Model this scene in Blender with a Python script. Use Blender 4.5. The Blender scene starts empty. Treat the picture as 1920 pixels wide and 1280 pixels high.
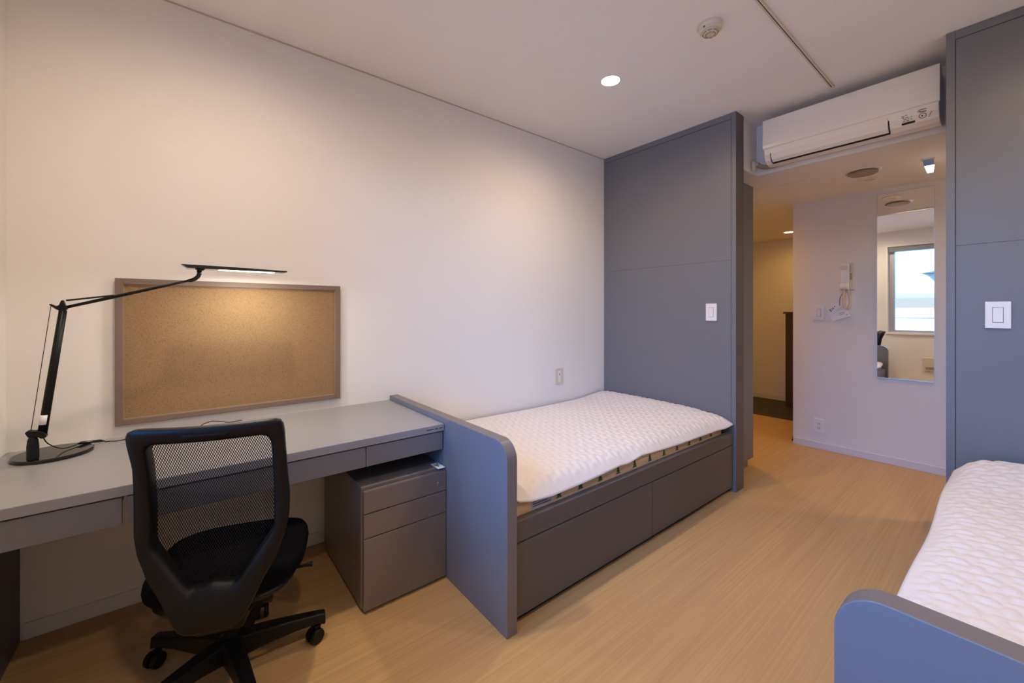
import bpy, bmesh, math, random
from mathutils import Vector, Matrix
R = math.radians
PI = math.pi
random.seed(7)
SC = bpy.context.scene
COL = SC.collection

# ------------------------------------------------------------------ materials
def mat(name, col, rough=0.5, spec=0.5, metal=0.0, bump=0.0, bscale=200.0, var=0.0, vscale=6.0,
        emit=None, estr=0.0, coat=0.0, stretch=(1, 1, 1)):
    m = bpy.data.materials.new(name)
    m.use_nodes = True
    nt = m.node_tree
    b = nt.nodes['Principled BSDF']
    b.inputs['Base Color'].default_value = (*col, 1)
    b.inputs['Roughness'].default_value = rough
    b.inputs['Specular IOR Level'].default_value = spec
    b.inputs['Metallic'].default_value = metal
    b.inputs['Coat Weight'].default_value = coat
    if emit:
        b.inputs['Emission Color'].default_value = (*emit, 1)
        b.inputs['Emission Strength'].default_value = estr
    if bump or var:
        tc = nt.nodes.new('ShaderNodeTexCoord')
        mp = nt.nodes.new('ShaderNodeMapping')
        mp.inputs['Scale'].default_value = stretch
        nt.links.new(tc.outputs['Object'], mp.inputs['Vector'])
    if var:
        n = nt.nodes.new('ShaderNodeTexNoise')
        n.inputs['Scale'].default_value = vscale
        n.inputs['Detail'].default_value = 6
        nt.links.new(mp.outputs[0], n.inputs['Vector'])
        mx = nt.nodes.new('ShaderNodeMix'); mx.data_type = 'RGBA'
        mx.inputs['A'].default_value = (*[c * (1 - var) for c in col], 1)
        mx.inputs['B'].default_value = (*[min(1, c * (1 + var)) for c in col], 1)
        nt.links.new(n.outputs['Fac'], mx.inputs['Factor'])
        nt.links.new(mx.outputs['Result'], b.inputs['Base Color'])
    if bump:
        n2 = nt.nodes.new('ShaderNodeTexNoise')
        n2.inputs['Scale'].default_value = bscale
        n2.inputs['Detail'].default_value = 4
        nt.links.new(mp.outputs[0], n2.inputs['Vector'])
        bp = nt.nodes.new('ShaderNodeBump')
        bp.inputs['Strength'].default_value = bump
        bp.inputs['Distance'].default_value = 0.002
        nt.links.new(n2.outputs['Fac'], bp.inputs['Height'])
        nt.links.new(bp.outputs[0], b.inputs['Normal'])
    return m

WALLC = (0.80, 0.78, 0.755)
M = {}
M['wall'] = mat('wall_paper_white', WALLC, 0.75, 0.3, bump=0.12, bscale=260, var=0.012, vscale=30)
M['ceil'] = mat('ceiling_white', (0.86, 0.83, 0.79), 0.85, 0.2, bump=0.08, bscale=220, var=0.01, vscale=20)
M['base'] = mat('baseboard_white', (0.72, 0.70, 0.69), 0.45, 0.4, var=0.02, vscale=40)
M['edge'] = mat('ceiling_gap_shade_beige', (0.55, 0.47, 0.38), 0.6, 0.3, var=0.03)
M['grey'] = mat('grey_laminate', (0.174, 0.173, 0.188), 0.42, 0.4, bump=0.05, bscale=400, var=0.02, vscale=12)
M['greytop'] = mat('grey_desk_laminate', (0.275, 0.275, 0.29), 0.40, 0.4, bump=0.04, bscale=500, var=0.02, vscale=20)
M['greyside'] = mat('grey_laminate_warm_lit', (0.105, 0.093, 0.088), 0.42, 0.4, bump=0.05, bscale=400, var=0.02, vscale=12)  # same grey laminate, dim warm light on side faces put into its colour
M['banding'] = mat('edge_band_warm_lit', (0.175, 0.152, 0.145), 0.42, 0.4, bump=0.05, bscale=400, var=0.02, vscale=12)  # same paint as the front, warm light put into the edge colour
M['darkgrey'] = mat('dark_brown_grey_board', (0.10, 0.085, 0.08), 0.5, 0.35, var=0.03)
M['toe'] = mat('black_recess_shade', (0.012, 0.011, 0.011), 0.7, 0.2, var=0.05)  # near-black stands in for shade in toe recesses and behind drawer gaps
M['steel'] = mat('taupe_grey_steel', (0.22, 0.19, 0.175), 0.36, 0.5, metal=0.35, bump=0.03, bscale=900, var=0.02)
M['frame'] = mat('cork_board_frame', (0.20, 0.145, 0.115), 0.5, 0.35, bump=0.15, bscale=60, var=0.06, vscale=30, stretch=(1, 1, 12))
M['bead'] = mat('light_bead', (0.30, 0.21, 0.14), 0.6, 0.3, var=0.03)
M['blackgloss'] = mat('black_gloss_plastic', (0.008, 0.008, 0.009), 0.12, 0.5, var=0.05)
M['black'] = mat('black_plastic', (0.0045, 0.0045, 0.0055), 0.42, 0.28, bump=0.06, bscale=900, var=0.05)
M['fabric'] = mat('black_seat_fabric', (0.004, 0.004, 0.006), 0.95, 0.05, bump=0.5, bscale=700, var=0.1, vscale=300)
M['white'] = mat('white_plastic', (0.82, 0.80, 0.77), 0.35, 0.45, var=0.01)
M['whitegloss'] = mat('white_gloss_plastic', (0.82, 0.765, 0.69), 0.22, 0.5, var=0.01)
M['cream'] = mat('cream_plastic', (0.66, 0.60, 0.49), 0.45, 0.4, var=0.02)
M['hose'] = mat('brown_pipe_wrap', (0.36, 0.31, 0.22), 0.8, 0.2, bump=0.6, bscale=120, var=0.15, vscale=80)
M['darkline'] = mat('dark_gap', (0.015, 0.013, 0.012), 0.6, 0.2, var=0.05)
M['ink'] = mat('dark_print', (0.03, 0.028, 0.03), 0.6, 0.2, var=0.05)
M['inkgrey'] = mat('grey_print', (0.16, 0.15, 0.15), 0.6, 0.2, var=0.05)
M['paper'] = mat('white_paper_card', (0.82, 0.82, 0.86), 0.5, 0.3, var=0.02)
M['yellow'] = mat('warning_yellow', (0.62, 0.55, 0.03), 0.5, 0.3, var=0.03)
M['chrome'] = mat('chrome_metal', (0.6, 0.6, 0.6), 0.2, 0.5, metal=1.0, var=0.02)
M['alu'] = mat('aluminium_sash', (0.55, 0.57, 0.60), 0.35, 0.5, metal=0.6, var=0.02)
M['blind'] = mat('grey_blind', (0.30, 0.32, 0.35), 0.7, 0.2, var=0.03)
M['mirror'] = mat('mirror_silver', (0.93, 0.93, 0.91), 0.015, 0.5, metal=1.0, var=0.003)
M['green'] = mat('green_dot', (0.0, 0.12, 0.06), 0.4, 0.4, var=0.05)
M['entry'] = mat('dark_entry_tile', (0.045, 0.040, 0.036), 0.5, 0.35, bump=0.1, bscale=80, var=0.08, vscale=20)
M['brownwood'] = mat('dark_brown_board', (0.07, 0.045, 0.028), 0.45, 0.35, bump=0.05, bscale=60, var=0.1, stretch=(10, 10, 1))
M['mattress'] = mat('beige_mattress_ticking', (0.62, 0.42, 0.24), 0.85, 0.2, bump=0.3, bscale=500, var=0.04, vscale=60)
M['piping'] = mat('cream_mattress_piping', (0.72, 0.58, 0.38), 0.8, 0.2, bump=0.2, bscale=600, var=0.03)
M['pine'] = mat('green_pine_print', (0.10, 0.115, 0.06), 0.85, 0.2, var=0.15, vscale=200)
M['labelgrey'] = mat('care_label_grey', (0.36, 0.33, 0.31), 0.7, 0.2, var=0.04, vscale=100)
M['led'] = mat('led_diffuser', (0.9, 0.9, 0.85), 0.5, 0.3, emit=(1.0, 0.93, 0.80), estr=5.0, var=0.01)
M['bulbglow'] = mat('lit_downlight_lens', (0.9, 0.9, 0.9), 0.5, 0.3, emit=(1.0, 0.86, 0.66), estr=14.0, var=0.01)
M['bulbwarm'] = mat('lit_warm_lens', (0.9, 0.9, 0.9), 0.5, 0.3, emit=(1.0, 0.70, 0.36), estr=9.0, var=0.01)
M['lampclear'] = mat('lit_clear_diffuser', (0.85, 0.9, 1.0), 0.15, 0.5, emit=(0.86, 0.93, 1.0), estr=2.6, var=0.01)
M['blueacryl'] = mat('blue_grey_acrylic', (0.30, 0.42, 0.62), 0.08, 0.6, coat=0.5, var=0.05)
M['ventgrey'] = mat('taupe_vent_face', (0.34, 0.28, 0.20), 0.5, 0.4, var=0.03)
M['roofslate'] = mat('roof_slate', (0.22, 0.17, 0.13), 0.7, 0.2, var=0.1)
M['render'] = mat('pale_render', (0.55, 0.57, 0.60), 0.8, 0.2, var=0.03)

def wood_floor():
    m = bpy.data.materials.new('light_oak_vinyl_floor'); m.use_nodes = True
    nt = m.node_tree; N = nt.nodes; L = nt.links
    b = N['Principled BSDF']
    tc = N.new('ShaderNodeTexCoord')
    def noise(scale, det, st):
        mp = N.new('ShaderNodeMapping'); mp.inputs['Scale'].default_value = st
        L.new(tc.outputs['Object'], mp.inputs['Vector'])
        n = N.new('ShaderNodeTexNoise'); n.inputs['Scale'].default_value = scale; n.inputs['Detail'].default_value = det
        n.inputs['Roughness'].default_value = 0.6
        L.new(mp.outputs[0], n.inputs['Vector']); return n
    a = noise(1.0, 5, (95, 1.4, 1))
    c = noise(1.0, 3, (14, 0.5, 1))
    ad = N.new('ShaderNodeMath'); ad.operation = 'MULTIPLY_ADD'; ad.inputs[1].default_value = 0.65
    sc = N.new('ShaderNodeMath'); sc.operation = 'MULTIPLY'; sc.inputs[1].default_value = 0.35
    L.new(c.outputs['Fac'], sc.inputs[0]); L.new(a.outputs['Fac'], ad.inputs[0]); L.new(sc.outputs[0], ad.inputs[2])
    cr = N.new('ShaderNodeValToRGB')
    cr.color_ramp.elements[0].position = 0.30; cr.color_ramp.elements[0].color = (0.43, 0.262, 0.112, 1)
    cr.color_ramp.elements[1].position = 0.68; cr.color_ramp.elements[1].color = (0.575, 0.375, 0.17, 1)
    L.new(ad.outputs[0], cr.inputs[0]); L.new(cr.outputs[0], b.inputs['Base Color'])
    b.inputs['Roughness'].default_value = 0.42
    b.inputs['Specular IOR Level'].default_value = 0.4
    bp = N.new('ShaderNodeBump'); bp.inputs['Strength'].default_value = 0.06; bp.inputs['Distance'].default_value = 0.001
    L.new(a.outputs['Fac'], bp.inputs['Height']); L.new(bp.outputs[0], b.inputs['Normal'])
    return m
M['floor'] = wood_floor()

def cork():
    m = bpy.data.materials.new('cork_granules'); m.use_nodes = True
    nt = m.node_tree; N = nt.nodes; L = nt.links; b = N['Principled BSDF']
    tc = N.new('ShaderNodeTexCoord')
    v = N.new('ShaderNodeTexVoronoi'); v.inputs['Scale'].default_value = 420
    n = N.new('ShaderNodeTexNoise'); n.inputs['Scale'].default_value = 300; n.inputs['Detail'].default_value = 6
    L.new(tc.outputs['Object'], v.inputs['Vector']); L.new(tc.outputs['Object'], n.inputs['Vector'])
    s = N.new('ShaderNodeSeparateColor'); L.new(v.outputs['Color'], s.inputs[0])
    ad = N.new('ShaderNodeMath'); ad.operation = 'ADD'; L.new(s.outputs[0], ad.inputs[0]); L.new(n.outputs['Fac'], ad.inputs[1])
    cr = N.new('ShaderNodeValToRGB')
    cr.color_ramp.elements[0].position = 0.28; cr.color_ramp.elements[0].color = (0.135, 0.077, 0.036, 1)
    cr.color_ramp.elements[1].position = 0.95; cr.color_ramp.elements[1].color = (0.295, 0.182, 0.088, 1)
    L.new(ad.outputs[0], cr.inputs[0]); L.new(cr.outputs[0], b.inputs['Base Color'])
    b.inputs['Roughness'].default_value = 0.9
    bp = N.new('ShaderNodeBump'); bp.inputs['Strength'].default_value = 0.3; bp.inputs['Distance'].default_value = 0.001
    L.new(n.outputs['Fac'], bp.inputs['Height']); L.new(bp.outputs[0], b.inputs['Normal'])
    return m
M['cork'] = cork()

def quilt():
    m = bpy.data.materials.new('white_quilted_cotton'); m.use_nodes = True
    nt = m.node_tree; N = nt.nodes; L = nt.links; b = N['Principled BSDF']
    b.inputs['Base Color'].default_value = (0.74, 0.70, 0.68, 1)
    b.inputs['Roughness'].default_value = 0.95
    b.inputs['Specular IOR Level'].default_value = 0.15
    tc = N.new('ShaderNodeTexCoord')
    n = N.new('ShaderNodeTexNoise'); n.inputs['Scale'].default_value = 90; n.inputs['Detail'].default_value = 4
    L.new(tc.outputs['Object'], n.inputs['Vector'])
    bp = N.new('ShaderNodeBump'); bp.inputs['Strength'].default_value = 0.25; bp.inputs['Distance'].default_value = 0.004
    L.new(n.outputs['Fac'], bp.inputs['Height']); L.new(bp.outputs[0], b.inputs['Normal'])
    return m
M['quilt'] = quilt()

def net():
    m = bpy.data.materials.new('black_woven_net'); m.use_nodes = True
    nt = m.node_tree; N = nt.nodes; L = nt.links; b = N['Principled BSDF']
    b.inputs['Base Color'].default_value = (0.005, 0.005, 0.007, 1); b.inputs['Roughness'].default_value = 0.7; b.inputs['Specular IOR Level'].default_value = 0.2
    tc = N.new('ShaderNodeTexCoord'); sp = N.new('ShaderNodeSeparateXYZ'); L.new(tc.outputs['Object'], sp.inputs[0])
    def cosn(out, period):
        a = N.new('ShaderNodeMath'); a.operation = 'MULTIPLY'; a.inputs[1].default_value = 2 * PI / period; L.new(sp.outputs[out], a.inputs[0])
        c = N.new('ShaderNodeMath'); c.operation = 'COSINE'; L.new(a.outputs[0], c.inputs[0]); return c
    u, z = cosn('X', 0.0062), cosn('Z', 0.0125)
    ad = N.new('ShaderNodeMath'); ad.operation = 'ADD'; L.new(u.outputs[0], ad.inputs[0]); L.new(z.outputs[0], ad.inputs[1])
    ab = N.new('ShaderNodeMath'); ab.operation = 'ABSOLUTE'; L.new(ad.outputs[0], ab.inputs[0])
    gt = N.new('ShaderNodeMath'); gt.operation = 'GREATER_THAN'; gt.inputs[1].default_value = 0.74; L.new(ab.outputs[0], gt.inputs[0])
    tr = N.new('ShaderNodeBsdfTransparent'); mx = N.new('ShaderNodeMixShader')
    L.new(gt.outputs[0], mx.inputs[0]); L.new(b.outputs[0], mx.inputs[1]); L.new(tr.outputs[0], mx.inputs[2])
    L.new(mx.outputs[0], N['Material Output'].inputs['Surface'])
    return m
M['net'] = net()

def glass():
    m = bpy.data.materials.new('window_glass'); m.use_nodes = True
    nt = m.node_tree; N = nt.nodes; L = nt.links
    N.remove(N['Principled BSDF'])
    tr = N.new('ShaderNodeBsdfTransparent'); tr.inputs[0].default_value = (0.95, 0.97, 0.98, 1)
    gl = N.new('ShaderNodeBsdfGlossy'); gl.inputs['Roughness'].default_value = 0.0
    fr = N.new('ShaderNodeFresnel'); fr.inputs['IOR'].default_value = 1.45
    mx = N.new('ShaderNodeMixShader')
    L.new(fr.outputs[0], mx.inputs[0]); L.new(tr.outputs[0], mx.inputs[1]); L.new(gl.outputs[0], mx.inputs[2])
    L.new(mx.outputs[0], N['Material Output'].inputs['Surface'])
    return m
M['glass'] = glass()

# ------------------------------------------------------------------ mesh helpers
def new():
    return bmesh.new()

def box(bm, x0, x1, y0, y1, z0, z1, mi=0):
    if x0 > x1: x0, x1 = x1, x0
    if y0 > y1: y0, y1 = y1, y0
    if z0 > z1: z0, z1 = z1, z0
    v = [bm.verts.new(p) for p in ((x0, y0, z0), (x1, y0, z0), (x1, y1, z0), (x0, y1, z0),
                                   (x0, y0, z1), (x1, y0, z1), (x1, y1, z1), (x0, y1, z1))]
    for f in ((0, 3, 2, 1), (4, 5, 6, 7), (0, 1, 5, 4), (1, 2, 6, 5), (2, 3, 7, 6), (3, 0, 4, 7)):
        bm.faces.new([v[i] for i in f]).material_index = mi
    return bm

def hexa(bm, bot, top, mi=0):
    a = [bm.verts.new(p) for p in bot]; b = [bm.verts.new(p) for p in top]; n = len(a)
    bm.faces.new(a[::-1]).material_index = mi
    bm.faces.new(b).material_index = mi
    for i in range(n):
        j = (i + 1) % n
        bm.faces.new((a[i], a[j], b[j], b[i])).material_index = mi
    return bm

def tube(bm, pts, r, seg=10, mi=0, cap=True, flat=None):
    """swept tube; r one radius or a list; flat=(sx) squashes the section sideways"""
    pts = [Vector(p) for p in pts]; n = len(pts)
    rr = r if isinstance(r, (list, tuple)) else [r] * n
    rings = []; up = None
    for i, p in enumerate(pts):
        t = (pts[min(i + 1, n - 1)] - pts[max(i - 1, 0)]).normalized()
        if up is None:
            up = Vector((0, 0, 1)) if abs(t.z) < 0.9 else Vector((0, 1, 0))
        s = t.cross(up).normalized(); up = s.cross(t).normalized()
        k = flat or 1.0
        rings.append([bm.verts.new(p + rr[i] * (math.cos(a) * s * k + math.sin(a) * up)) for a in (2 * PI * j / seg for j in range(seg))])
    for i in range(n - 1):
        for j in range(seg):
            k = (j + 1) % seg
            bm.faces.new((rings[i][j], rings[i][k], rings[i + 1][k], rings[i + 1][j])).material_index = mi
    if cap:
        bm.faces.new(rings[0][::-1]).material_index = mi
        bm.faces.new(rings[-1]).material_index = mi
    return bm

def lathe(bm, prof, c, seg=32, mi=0, axis='z', ring=False):
    """profile of (radius, height) spun about an axis through c"""
    c = Vector(c); rings = []
    def pt(r, h, a):
        if axis == 'z': return c + Vector((r * math.cos(a), r * math.sin(a), h))
        if axis == 'x': return c + Vector((h, r * math.cos(a), r * math.sin(a)))
        return c + Vector((r * math.sin(a), h, r * math.cos(a)))
    for r, h in prof:
        if r < 1e-6: rings.append([bm.verts.new(pt(0, h, 0))])
        else: rings.append([bm.verts.new(pt(r, h, 2 * PI * j / seg)) for j in range(seg)])
    for a, b in zip(rings, rings[1:]):
        for j in range(seg):
            k = (j + 1) % seg
            if len(a) == 1 and len(b) == 1: continue
            if len(a) == 1: f = bm.faces.new((a[0], b[k], b[j]))
            elif len(b) == 1: f = bm.faces.new((a[j], a[k], b[0]))
            else: f = bm.faces.new((a[j], a[k], b[k], b[j]))
            f.material_index = mi
    if ring:
        a, b = rings[-1], rings[0]
        for j in range(seg):
            k = (j + 1) % seg
            bm.faces.new((a[j], a[k], b[k], b[j])).material_index = mi
        return bm
    for rg, rev in ((rings[0], True), (rings[-1], False)):
        if len(rg) > 1:
            bm.faces.new(rg[::-1] if rev else rg).material_index = mi
    return bm

def prism(bm, poly, axis, a0, a1, mi=0):
    """polygon extruded along an axis: 'x' -> (y,z), 'y' -> (x,z), 'z' -> (x,y)"""
    def p3(p, a):
        return (a, p[0], p[1]) if axis == 'x' else (p[0], a, p[1]) if axis == 'y' else (p[0], p[1], a)
    return hexa(bm, [p3(p, a0) for p in poly], [p3(p, a1) for p in poly], mi)

def root_of(o):
    while o.parent is not None: o = o.parent
    return o

def obj(name, bm, mats, parent=None, local=False, smooth=False, bevel=0.0, seg=2, subsurf=0, solid=0.0):
    if parent is not None and not local:
        bmesh.ops.translate(bm, verts=bm.verts, vec=-Vector(root_of(parent).location))
    bmesh.ops.recalc_face_normals(bm, faces=bm.faces)
    me = bpy.data.meshes.new(name); bm.to_mesh(me); bm.free()
    for m in (mats if isinstance(mats, (list, tuple)) else [mats]): me.materials.append(M[m] if isinstance(m, str) else m)
    if smooth:
        for p in me.polygons: p.use_smooth = True
    o = bpy.data.objects.new(name, me); COL.objects.link(o)
    if parent is not None: o.parent = parent
    if solid:
        s = o.modifiers.new('solid', 'SOLIDIFY'); s.thickness = solid; s.offset = -1
    if bevel:
        b = o.modifiers.new('bevel', 'BEVEL'); b.width = bevel; b.segments = seg; b.limit_method = 'ANGLE'; b.angle_limit = R(40)
        b.harden_normals = False
    if subsurf:
        s = o.modifiers.new('sub', 'SUBSURF'); s.levels = subsurf; s.render_levels = subsurf
    return o

def band(o, axis=1):
    # edges toned for warm light: every face that does not look along the given axis takes the second material
    for p in o.data.polygons:
        if abs(p.normal[axis]) < 0.6: p.material_index = 1

def tag(o, label, cat, group=None):
    o['label'] = label; o['category'] = cat
    if group: o['group'] = group
    return o

def thing(name, label, cat, loc=(0, 0, 0), rotz=0.0, group=None):
    o = bpy.data.objects.new(name, None); COL.objects.link(o)
    o.location = loc; o.rotation_euler = (0, 0, rotz); o.empty_display_size = 0.1
    return tag(o, label, cat, group)

def struct(name, bm, m, **k):
    o = obj(name, bm, m, **k); o['kind'] = 'structure'
    return o

def copy_tree(o, parent=None):
    c = o.copy(); COL.objects.link(c); c.parent = parent
    for ch in [x for x in COL.objects if x.parent == o]: copy_tree(ch, c)
    return c

def ip(v, xs, ys):
    if v <= xs[0]: return ys[0]
    for i in range(len(xs) - 1):
        if v <= xs[i + 1]:
            return ys[i] + (ys[i + 1] - ys[i]) * (v - xs[i]) / (xs[i + 1] - xs[i])
    return ys[-1]

# ------------------------------------------------------------------ dimensions (metres)
H = 2.53            # ceiling
XR = 3.176          # right wall
YB = -0.51          # window wall
YP = 2.843          # front of the grey partitions
YF = 4.325          # mirror wall
ZS = 2.176          # passage ceiling
YS = 3.21           # face of the beam over the passage
YE = 6.28           # end wall of the entrance

# ------------------------------------------------------------------ setting
b = new(); box(b, -0.6, XR + 0.1, YB - 0.2, 5.20, -0.1, 0); struct('floor', b, 'floor')
b = new(); box(b, -0.6, 1.1, 5.20, YE + 0.1, -0.1, -0.002); struct('floor_entry', b, 'entry')
b = new(); box(b, -0.1, XR + 0.1, YB - 0.2, YS, H, H + 0.1); struct('ceiling', b, 'ceil')
b = new(); box(b, -0.1, 0, YB - 0.2, 3.47, 0, H); struct('wall_left', b, 'wall')
b = new(); box(b, -0.1, 0, 3.47, 3.57, 0, ZS); box(b, -0.5, -0.1, 3.47, 3.57, 0, ZS); box(b, -0.5, -0.4, 3.57, YE, 0, ZS)
struct('wall_corridor', b, 'wall')
b = new(); box(b, XR, XR + 0.1, YB - 0.2, YF, 0, H); struct('wall_right', b, 'wall')
b = new(); box(b, 0.973, XR + 0.1, YF, YF + 0.1, 0, ZS); box(b, 0.973, 1.073, YF + 0.1, YE, 0, ZS); struct('wall_mirror_side', b, 'wall')
b = new(); box(b, -0.5, 1.1, YE, YE + 0.1, 0, ZS); struct('wall_entry', b, 'wall')
b = new(); box(b, -0.5, XR + 0.1, YS, YE + 0.1, ZS, H + 0.1); struct('ceiling_passage', b, 'ceil')
b = new(); box(b, 0.0, 1.084, 2.967, YS, ZS, H); struct('wall_bulkhead', b, 'wall')
# window wall with its opening
WX0, WX1, WZ0, WZ1 = 0.865, 2.275, 0.845, 2.285
b = new()
box(b, -0.1, WX0, YB - 0.2, YB, 0, H); box(b, WX1, XR + 0.1, YB - 0.2, YB, 0, H)
box(b, WX0, WX1, YB - 0.2, YB, 0, WZ0); box(b, WX0, WX1, YB - 0.2, YB, WZ1, H)
struct('wall_window_side', b, 'wall')
b = new(); box(b, 0.0, 0.004, YB, YP, H - 0.006, H - 0.0005); struct('ceiling_shadow_strip', b, 'edge')  # beige strip painted as the shadow line under the ceiling
b = new(); box(b, 0.975, XR, YF - 0.007, YF, 0.0, 0.058); struct('baseboard_mirror_side', b, 'base', bevel=0.002)
b = new(); box(b, -0.4, 0.97, YE - 0.007, YE, -0.002, 0.06); struct('baseboard_entry', b, 'base', bevel=0.002)
b = new(); box(b, 0.0, 0.007, YB + 0.04, 0.912, 0.0, 0.06); struct('baseboard_left', b, 'base', bevel=0.002)
b = new(); box(b, 0.0, XR, YB, YB + 0.007, 0.0, 0.06)
struct('baseboard_window_side', b, 'base', bevel=0.002)

# window
w = bpy.data.objects.new('window_1', None); COL.objects.link(w); w.location = (WX0, YB, WZ0); w['kind'] = 'structure'
b = new()
t = 0.03
box(b, WX0 - 0.02, WX0 + 0.012, YB - 0.1, YB + 0.008, WZ0 - 0.02, WZ1 + 0.02); box(b, WX1 - 0.012, WX1 + 0.02, YB - 0.1, YB + 0.008, WZ0 - 0.02, WZ1 + 0.02)
box(b, WX0 + 0.012, WX1 - 0.012, YB - 0.1, YB + 0.02, WZ0 - 0.02, WZ0 + 0.012); box(b, WX0 + 0.012, WX1 - 0.012, YB - 0.1, YB + 0.008, WZ1 - 0.012, WZ1 + 0.02)
obj('casing', b, 'white', w, bevel=0.002)
b = new()
x0, x1, z0, z1 = WX0 + 0.012, WX1 - 0.012, WZ0 + 0.012, WZ1 - 0.012
ys = YB - 0.12
box(b, x0, x0 + 0.075, ys - 0.03, ys + 0.03, z0, z1); box(b, x1 - 0.06, x1, ys - 0.03, ys + 0.03, z0, z1)
box(b, x0 + 0.06, x1 - 0.06, ys - 0.03, ys + 0.03, z0, z0 + 0.04); box(b, x0 + 0.06, x1 - 0.06, ys - 0.03, ys + 0.03, z1 - 0.05, z1)
obj('sash', b, 'alu', w, bevel=0.003)
b = new(); box(b, x0 + 0.06, x1 - 0.06, ys - 0.003, ys + 0.003, z0 + 0.04, z1 - 0.05); obj('pane', b, 'glass', w)
b = new(); box(b, x0 + 0.002, x1 - 0.002, YB - 0.08, YB - 0.02, z1 - 0.085, z1 - 0.002); obj('blind_box', b, 'blind', w, bevel=0.004)
b = new(); tube(b, [(WX0 - 0.1, YB - 0.24, 1.095), (WX1 + 0.1, YB - 0.24, 1.095)], 0.011, 10)
for xx in (WX0 - 0.09, WX1 + 0.09): tube(b, [(xx, YB - 0.25, 1.095), (xx, YB - 0.19, 1.095)], 0.008, 8)
obj('guard_bar', b, 'alu', w, smooth=True)

# neighbouring house seen in the mirror through the window
t = thing('house', 'pale neighbouring house with a dark eave outside the window, reflected in the wall mirror', 'house', (3.0, -11.0, -3.0))
b = new(); box(b, 1.05, 6.0, -14.0, -8.0, -3.0, 1.62); obj('wall', b, 'render', t)
b = new(); prism(b, [(0.55, 2.30), (0.55, 2.27), (1.05, 1.62), (6.0, 1.62), (6.4, 2.30)], 'y', -14.3, -7.9); obj('eave', b, 'roofslate', t)
b = new(); prism(b, [(0.45, 2.30), (6.5, 2.30), (3.5, 2.9)], 'y', -14.4, -7.8); obj('roof', b, 'roofslate', t)

# ------------------------------------------------------------------ grey full-height partitions
def partition(x0, x1, edge_left, label):
    t = thing('partition_panel', label, 'partition', ((x0 + x1) / 2, YP + 0.06, 0))
    fw = 0.030
    zt = H - 0.001
    b = new()
    box(b, x0, x1, YP + 0.012, YP + 0.120, 0, zt)
    band(obj('core', b, ['grey', 'greyside'], t, bevel=0.0015))
    b = new()
    xe0, xe1 = (x0, x0 + fw) if edge_left else (x1 - fw, x1)
    box(b, xe0, xe1, YP, YP + 0.012, 0, zt)
    xf0, xf1 = (x0 + fw, x1) if edge_left else (x0, x1 - fw)
    box(b, xf0, xf1, YP, YP + 0.012, zt - 0.040, zt)
    band(obj('frame', b, ['grey', 'greyside'], t, bevel=0.0015))
    g = 0.002
    zs = 1.545 if not edge_left else 1.512
    i0, i1 = (xf0 + g, xf1) if edge_left else (xf0, xf1 - g)
    b = new(); box(b, i0, i1, YP + 0.0015, YP + 0.0118, 0.001, zs - 0.0004); obj('lower_board', b, 'grey', t, bevel=0.001)
    b = new(); box(b, i0, i1, YP + 0.0015, YP + 0.0118, zs + 0.0004, zt - 0.040 - g); obj('upper_board', b, 'grey', t, bevel=0.001)
    return t
partition(0.001, 1.096, False, 'full-height grey partition at the head of the bed along the long white wall')
partition(2.051, XR - 0.001, True, 'full-height grey partition with a square switch plate at the head of the cropped bed')

# closet behind the bed partition
t = thing('closet', 'dark grey closet standing behind the partition, its edge showing beside the passage', 'closet', (0.48, 3.2, 0))
b = new(); box(b, 0.004, 0.967, 2.966, 3.462, 0.06, ZS - 0.002); obj('body', b, 'grey', t, bevel=0.004)
b = new(); box(b, 0.004, 0.950, 2.966, 3.40, 0.0, 0.06); obj('plinth', b, 'grey', t, bevel=0.002)

t = thing('closet', 'grey closet hidden behind the partition with the square switch plate', 'closet', (2.65, 3.2, 0))
b = new(); box(b, 2.13, XR - 0.004, 2.966, 3.462, 0.06, ZS - 0.002); obj('body', b, 'grey', t, bevel=0.004)
b = new(); box(b, 2.15, XR - 0.004, 2.966, 3.40, 0.0, 0.06); obj('plinth', b, 'grey', t, bevel=0.002)

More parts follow.
